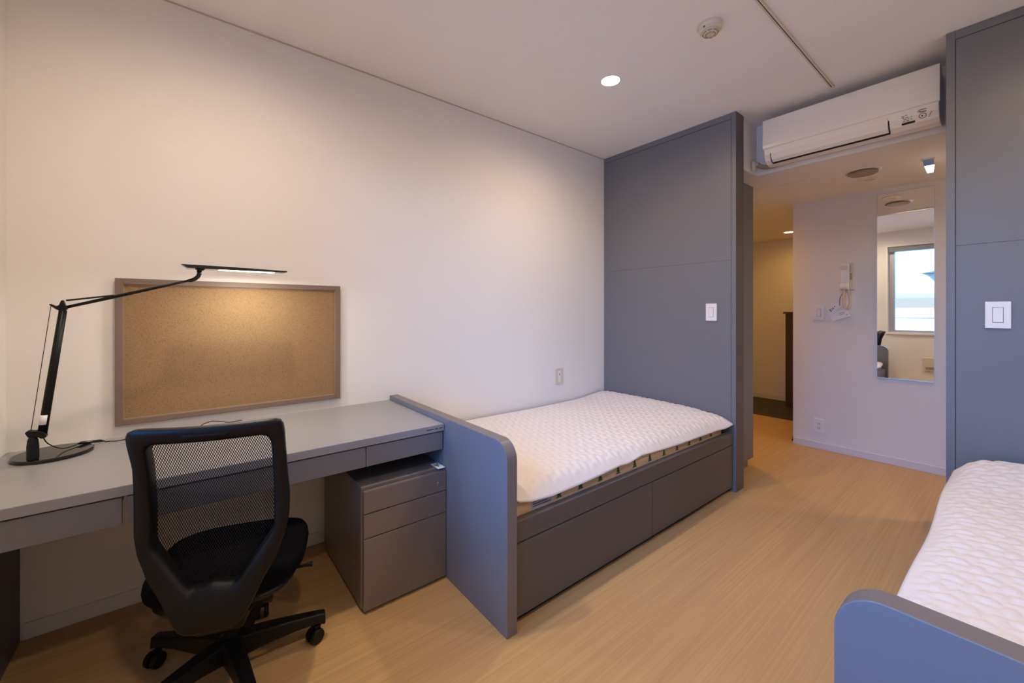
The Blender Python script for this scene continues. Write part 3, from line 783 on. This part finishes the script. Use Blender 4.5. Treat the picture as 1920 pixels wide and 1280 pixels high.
obj('pipe_elbow', b, 'cream', t, smooth=True)

# ------------------------------------------------------------------ ceiling fittings
t = thing('curtain_rail', 'white ceiling curtain rail with a dark slot running down the room', 'curtain rail', (1.578, 1.2, H))
b = new(); box(b, 1.5695, 1.5775, -0.40, 2.972, H - 0.010, H); box(b, 1.5815, 1.5895, -0.40, 2.972, H - 0.010, H); box(b, 1.5775, 1.5815, -0.40, 2.972, H - 0.003, H)
obj('track', b, 'cream', t, bevel=0.001)
b = new(); box(b, 1.5776, 1.5814, -0.40, 2.970, H - 0.0075, H - 0.0031); obj('slot', b, 'darkline', t)
b = new(); box(b, 1.567, 1.592, 2.972, 2.978, H - 0.012, H); obj('end_cap', b, 'cream', t, bevel=0.001)

def downlight(x, y, z, label, energy, color, lens, spot=176, blend=1.0, group=None):
    t = thing('ceiling_light', label, 'ceiling light', (x, y, z), 0, group)
    b = new()
    n = 40
    lathe(b, [(0.052, -0.0025), (0.056, -0.0025), (0.060, -0.0002), (0.052, -0.0002)], (x, y, z), n, ring=True)
    obj('trim_ring', b, 'whitegloss', t, smooth=False)
    b = new(); lathe(b, [(0.0, -0.0012), (0.052, -0.0012), (0.052, -0.0002), (0.0, -0.0002)], (x, y, z), n); obj('lens', b, lens, t)
    l = bpy.data.lights.new('downlight', 'SPOT'); l.energy = energy; l.color = color; l.spot_size = R(spot); l.spot_blend = blend; l.shadow_soft_size = 0.045
    lo = bpy.data.objects.new('bulb', l); COL.objects.link(lo); lo.parent = t; lo.location = (0, 0, -0.012)
    return t
WARM = (1.0, 0.765, 0.54)
EN = 50
downlight(0.800, 1.907, H, 'round lit ceiling downlight above the bed along the long wall', EN, WARM, 'bulbglow')
downlight(0.800, 0.150, H, 'round lit ceiling downlight above the desk', EN, WARM, 'bulbglow')
downlight(2.350, 1.907, H, 'round lit ceiling downlight above the cropped bed', EN * 0.85, WARM, 'bulbglow')
downlight(2.350, 0.150, H, 'round lit ceiling downlight near the window wall, across from the desk', EN * 0.85, WARM, 'bulbglow')
ORANGE = (1.0, 0.50, 0.13)
downlight(0.49, 5.78, ZS, 'glowing amber downlight in the ceiling of the entrance corridor', 12, ORANGE, 'bulbwarm')
downlight(0.30, 3.98, ZS, 'amber downlight in the passage ceiling hidden beyond the closet', 40, ORANGE, 'bulbwarm')
downlight(2.80, 4.02, ZS, 'warm downlight in the passage ceiling hidden behind the partition with the square switch', 48, (1.0, 0.70, 0.42), 'bulbwarm')

t = thing('smoke_detector', 'cream smoke detector with a green dot on the ceiling', 'smoke detector', (1.378, 1.895, H))
b = new(); lathe(b, [(0.0, 0.0), (0.051, 0.0), (0.051, -0.012), (0.047, -0.022), (0.046, -0.030), (0.040, -0.033), (0.0, -0.033)], (1.378, 1.895, H - 0.0002), 40); obj('housing', b, 'cream', t, bevel=0.001)
b = new(); lathe(b, [(0.0, 0.0), (0.034, 0.0), (0.034, -0.006), (0.026, -0.013), (0.0, -0.014)], (1.378, 1.895, H - 0.0335), 32); ch = obj('sensor_cap', b, 'cream', t)
b = new()
for r_, z_ in ((0.0315, H - 0.0430), (0.0200, H - 0.0476)):
    for k in range(8):
        a0 = 2 * PI * k / 8 + 0.10; pts = [(1.378 + r_ * math.cos(a0 + s * 0.58 / 4), 1.895 + r_ * math.sin(a0 + s * 0.58 / 4), z_) for s in range(5)]
        tube(b, pts, 0.0026, 6)
obj('vent_slot', b, 'ventgrey', ch)
b = new(); lathe(b, [(0.0, -0.002), (0.0045, -0.002), (0.0045, 0.002), (0.0, 0.002)], (1.372, 1.895 - 0.0455, H - 0.026), 12, axis='y'); obj('indicator', b, 'green', t)

t = thing('ceiling_vent', 'larger round vent disc in the passage ceiling', 'vent', (1.585, 3.68, ZS))
b = new(); lathe(b, [(0.0, -0.004), (0.094, -0.004), (0.101, -0.002), (0.101, 0.0), (0.0, 0.0)], (1.585, 3.68, ZS - 0.0002), 48); obj('rim', b, 'white', t)
b = new(); lathe(b, [(0.0, -0.020), (0.074, -0.020), (0.083, -0.016), (0.083, -0.012), (0.0, -0.012)], (1.585, 3.68, ZS), 48); lathe(b, [(0.0, -0.012), (0.03, -0.012), (0.03, -0.004), (0.0, -0.004)], (1.585, 3.68, ZS), 20); obj('disc', b, 'ventgrey', t)
t = thing('ceiling_vent', 'smaller round vent ring in the passage ceiling nearer the mirror wall', 'vent', (1.575, 3.93, ZS))
b = new(); lathe(b, [(0.036, -0.006), (0.058, -0.006), (0.061, -0.003), (0.061, 0.0), (0.036, 0.0)], (1.575, 3.93, ZS - 0.0002), 40, ring=True); obj('rim', b, 'white', t)
b = new(); lathe(b, [(0.0, -0.003), (0.036, -0.003), (0.036, 0.0), (0.0, 0.0)], (1.575, 3.93, ZS - 0.0002), 40); obj('disc', b, 'cream', t)

t = thing('ceiling_lamp', 'small tapered clear lamp hanging from the passage ceiling near the mirror', 'lamp', (1.90, 3.70, ZS))
b = new(); box(b, 1.872, 1.934, 3.680, 3.720, ZS - 0.006, ZS - 0.0002); obj('ceiling_plate', b, 'whitegloss', t, bevel=0.001)
b = new(); hexa(b, [(1.887, 3.690, ZS - 0.046), (1.932, 3.690, ZS - 0.046), (1.932, 3.710, ZS - 0.046), (1.887, 3.710, ZS - 0.046)], [(1.878, 3.690, ZS - 0.006), (1.930, 3.690, ZS - 0.006), (1.930, 3.710, ZS - 0.006), (1.878, 3.710, ZS - 0.006)])
obj('clear_body', b, 'blueacryl', t, bevel=0.001)
b = new(); hexa(b, [(1.900, 3.690, ZS - 0.090), (1.926, 3.690, ZS - 0.090), (1.926, 3.710, ZS - 0.090), (1.900, 3.710, ZS - 0.090)], [(1.887, 3.690, ZS - 0.046), (1.932, 3.690, ZS - 0.046), (1.932, 3.710, ZS - 0.046), (1.887, 3.710, ZS - 0.046)])
obj('lit_tip', b, 'lampclear', t, bevel=0.001)

t = thing('access_hatch', 'flush square access hatch in the passage ceiling beside the closet', 'hatch', (1.0, 3.85, ZS))
b = new()
hx0, hx1, hy0, hy1, e = 0.80, 1.275, 3.58, 4.10, 0.006
for p in ((hx0, hx1, hy0, hy0 + e), (hx0, hx1, hy1 - e, hy1), (hx0, hx0 + e, hy0 + e, hy1 - e), (hx1 - e, hx1, hy0 + e, hy1 - e)): box(b, *p, ZS - 0.003, ZS - 0.0002)
obj('frame', b, 'white', t)
b = new(); box(b, hx0 + 0.008, hx1 - 0.008, hy0 + 0.008, hy1 - 0.008, ZS - 0.0015, ZS - 0.0002); obj('panel', b, 'ceil', t)

# ------------------------------------------------------------------ mirror wall fittings
t = thing('wall_mirror', 'tall frameless mirror on the passage wall reflecting the window', 'mirror', (1.713, YF, 1.4))
b = new(); box(b, 1.554, 1.872, YF - 0.006, YF - 0.0008, 0.678, 2.131); obj('glass', b, 'mirror', t)
b = new(); box(b, 1.552, 1.874, YF - 0.0075, YF - 0.0002, 0.670, 0.678); box(b, 1.552, 1.554, YF - 0.007, YF - 0.0002, 0.678, 2.131); box(b, 1.872, 1.874, YF - 0.007, YF - 0.0002, 0.678, 2.131); box(b, 1.552, 1.874, YF - 0.007, YF - 0.0002, 2.131, 2.134)
obj('edge_channel', b, 'alu', t)

t = thing('intercom', 'cream wall intercom handset with a looped cord beside the mirror', 'intercom', (1.365, YF, 1.49))
b = new(); box(b, 1.322, 1.412, YF - 0.022, YF - 0.0005, 1.380, 1.606); obj('base', b, 'cream', t, bevel=0.006, seg=3)
b = new(); prism(b, [(YF - 0.022, 1.600), (YF - 0.050, 1.602), (YF - 0.058, 1.585), (YF - 0.046, 1.545), (YF - 0.046, 1.435), (YF - 0.062, 1.405), (YF - 0.056, 1.384), (YF - 0.022, 1.384)], 'x', 1.326, 1.382)
obj('handset', b, 'white', t, bevel=0.006, seg=3)
b = new(); box(b, 1.387, 1.398, YF - 0.0232, YF - 0.0222, 1.465, 1.520); box(b, 1.388, 1.391, YF - 0.0232, YF - 0.0222, 1.53, 1.585); obj('grille', b, 'ventgrey', t)
b = new(); tube(b, cr([(1.352, YF - 0.045, 1.384), (1.348, YF - 0.045, 1.33), (1.347, YF - 0.04, 1.26), (1.362, YF - 0.035, 1.225), (1.381, YF - 0.03, 1.24), (1.387, YF - 0.025, 1.29), (1.380, YF - 0.02, 1.35), (1.372, YF - 0.018, 1.384)]), 0.0085, 10); obj('cord', b, 'cream', t, smooth=True)

def card(name, label, pts, y, marks, cat='card'):
    t = thing(name, label, cat, (pts[0][0], y, pts[0][1]))
    b = new(); prism(b, pts, 'y', y, y + 0.0012); o = obj('sheet', b, 'paper', t)
    b = new()
    for q in marks: prism(b, q, 'y', y - 0.0004, y - 0.0001)
    obj('print', b, 'ink', t)
    return t
def rot(cx, cz, a, rects):
    ca, sa = math.cos(a), math.sin(a)
    return [[(cx + x * ca - z * sa, cz + x * sa + z * ca) for x, z in ((x0, z0), (x1, z0), (x1, z1), (x0, z1))] for x0, x1, z0, z1 in rects]
pts = rot(1.325, 1.180, R(22), [(-0.075, 0.055, -0.042, 0.042)])[0]
t = card('hanging_card', 'white printed paper card hanging below the intercom', pts, YF - 0.020, rot(1.325, 1.180, R(22), [(-0.010, 0.030, 0.006, 0.009), (-0.014, 0.026, -0.006, -0.003), (-0.055, 0.040, -0.0385, -0.0375), (0.030, 0.040, -0.022, -0.018)]))
pts = rot(1.285, 1.232, R(38), [(-0.050, 0.050, -0.020, 0.020)])[0]
t = card('hanging_tag', 'small white tag with black bars tied to the intercom by a black strap', pts, YF - 0.026, rot(1.285, 1.232, R(38), [(-0.040, -0.034, -0.012, 0.012), (-0.026, -0.022, -0.008, 0.012), (-0.014, -0.008, -0.004, 0.012), (0.004, 0.010, 0.004, 0.014)]), 'tag')
b = new(); tube(b, cr([(1.318, YF - 0.027, 1.250), (1.320, YF - 0.027, 1.30), (1.326, YF - 0.030, 1.325), (1.336, YF - 0.030, 1.345), (1.34, YF - 0.026, 1.379)]), 0.0035, 8, flat=0.5); obj('strap', b, 'black', t, smooth=True)

def switch(axis, c, w, h, rw, rh, label):
    t = thing('light_switch', label, 'light switch', c)
    x, y, z = c
    b = new(); box(b, x - w / 2, x + w / 2, y - 0.007, y - 0.0003, z - h / 2, z + h / 2); obj('plate', b, 'white', t, bevel=0.002)
    b = new(); box(b, x - rw / 2 - 0.0015, x + rw / 2 + 0.0015, y - 0.0074, y - 0.0069, z - rh / 2 - 0.0015, z + rh / 2 + 0.0015); obj('rocker_gap', b, 'inkgrey', t)
    b = new(); box(b, x - rw / 2, x + rw / 2, y - 0.0095, y - 0.0072, z - rh / 2, z + rh / 2); obj('rocker', b, 'white', t, bevel=0.001)
switch('y', (0.9355, YP, 1.196), 0.076, 0.120, 0.028, 0.064, 'white light switch on the grey partition beside the passage')
switch('y', (2.211, YP, 1.185), 0.076, 0.120, 0.030, 0.066, 'wide white light switch on the partition by the cropped bed')
switch('y', (1.170, YF, 1.190), 0.076, 0.125, 0.026, 0.066, 'white light switch on the passage wall beside the intercom')

def outlet(c, ax, label):
    t = thing('power_outlet', label, 'power outlet', c)
    x, y, z = c
    def bx(b, s0, s1, d0, d1, z0, z1, mi=0):
        if ax == 'y': box(b, x + s0, x + s1, y - d1, y - d0, z + z0, z + z1, mi)
        else: box(b, x + d0, x + d1, y + s0, y + s1, z + z0, z + z1, mi)
    b = new(); bx(b, -0.037, 0.037, 0.0003, 0.007, -0.061, 0.061); obj('plate', b, 'white', t, bevel=0.002)
    b = new()
    for zz in (0.018, -0.018): bx(b, -0.013, 0.013, 0.0069, 0.0085, zz - 0.015, zz + 0.015)
    obj('socket', b, 'white', t, bevel=0.001)
    b = new()
    for zz in (0.018, -0.018):
        bx(b, -0.008, -0.005, 0.0085, 0.0089, zz - 0.004, zz + 0.008); bx(b, 0.005, 0.008, 0.0085, 0.0089, zz - 0.004, zz + 0.008); bx(b, -0.002, 0.002, 0.0085, 0.0089, zz - 0.012, zz - 0.007)
    obj('slot', b, 'ink', t)
outlet((1.170, YF, 0.201), 'y', 'white double power outlet low on the passage wall below the switch')
t = thing('phone_outlet', 'white outlet plate on the long wall just above the quilted bed', 'outlet', (0, 2.290, 0.692))
b = new(); box(b, 0.0003, 0.007, 2.247, 2.333, 0.631, 0.753); obj('plate', b, 'cream', t, bevel=0.002)
b = new(); box(b, 0.0069, 0.0085, 2.277, 2.303, 0.650, 0.734); obj('insert', b, 'white', t, bevel=0.001)
b = new(); box(b, 0.0085, 0.0089, 2.286, 2.294, 0.700, 0.716); obj('slot', b, 'inkgrey', t)

t = thing('wall_vent', 'white boxed outlet panel below the window, seen in the mirror', 'vent', (1.42, YB, 0.36))
b = new(); box(b, 1.30, 1.56, YB + 0.0003, YB + 0.018, 0.26, 0.47); obj('cover', b, 'cream', t, bevel=0.003)
b = new(); box(b, 1.32, 1.54, YB + 0.018, YB + 0.020, 0.285, 0.325); obj('socket_strip', b, 'ventgrey', t)

# entrance corridor
t = thing('shoe_cabinet', 'dark brown shoe cabinet standing at the end of the entrance corridor', 'shoe cabinet', (0.68, 6.1, 0))
b = new(); box(b, 0.405, 0.965, 5.93, YE - 0.01, -0.002, 1.175); obj('body', b, 'brownwood', t, bevel=0.002)
b = new(); box(b, 0.385, 0.968, 5.91, YE - 0.009, 1.175, 1.197); obj('top', b, 'brownwood', t, bevel=0.002)
t = thing('door_stop', 'small dark floor door stop at the foot of the corridor corner', 'door stop', (0.955, 4.42, 0))
b = new(); lathe(b, [(0.0, 0), (0.016, 0), (0.016, 0.006), (0.010, 0.010), (0.010, 0.040), (0.0, 0.042)], (0.950, 4.42, 0.0), 16); obj('post', b, 'black', t)

# ------------------------------------------------------------------ light and camera
wd = bpy.data.worlds.new('sky'); SC.world = wd; wd.use_nodes = True
nt = wd.node_tree; N = nt.nodes; L = nt.links
bg = N['Background']
tc = N.new('ShaderNodeTexCoord'); sp = N.new('ShaderNodeSeparateXYZ'); L.new(tc.outputs['Generated'], sp.inputs[0])
mr = N.new('ShaderNodeMapRange'); mr.inputs['From Min'].default_value = -1; mr.inputs['From Max'].default_value = 1; L.new(sp.outputs['Z'], mr.inputs['Value'])
crp = N.new('ShaderNodeValToRGB'); L.new(mr.outputs[0], crp.inputs[0])
els = crp.color_ramp.elements
els[0].position = 0.0; els[0].color = (0.05, 0.04, 0.025, 1)
els[1].position = 1.0; els[1].color = (0.05, 0.18, 0.5, 1)
for p, c in ((0.40, (0.09, 0.07, 0.045, 1)), (0.46, (0.17, 0.135, 0.09, 1)), (0.498, (0.16, 0.14, 0.11, 1)), (0.502, (0.038, 0.042, 0.046, 1)), (0.514, (0.038, 0.043, 0.048, 1)), (0.522, (0.09, 0.50, 1.15, 1)), (0.60, (0.05, 0.33, 0.95, 1))):
    e = els.new(p); e.color = c
L.new(crp.outputs[0], bg.inputs['Color'])
bg.inputs['Strength'].default_value = 20.0
pl = bpy.data.lights.new('window_portal', 'AREA'); pl.shape = 'RECTANGLE'; pl.size = WX1 - WX0; pl.size_y = WZ1 - WZ0
pl.cycles.is_portal = True
po = bpy.data.objects.new('window_portal', pl); COL.objects.link(po)
po.location = ((WX0 + WX1) / 2, YB - 0.19, (WZ0 + WZ1) / 2); po.rotation_euler = (R(90), 0, 0)
po.parent = w; po.location = Vector(po.location) - Vector(w.location)

cam = bpy.data.cameras.new('camera'); co = bpy.data.objects.new('camera', cam); COL.objects.link(co)
co.location = (2.28, 0.0, 1.2); co.rotation_euler = (R(90), 0, R(51.427))
cam.sensor_width = 36; cam.lens = 763.53 / 1920 * 36; cam.shift_y = -(640 - 584.02) / 1920; cam.clip_start = 0.02
SC.camera = co
vs = SC.view_settings
vs.view_transform = 'Standard'; vs.look = 'None'; vs.gamma = 1.0; vs.use_curve_mapping = False; vs.exposure = 0.2
SC.cycles.max_bounces = 10; SC.cycles.diffuse_bounces = 6
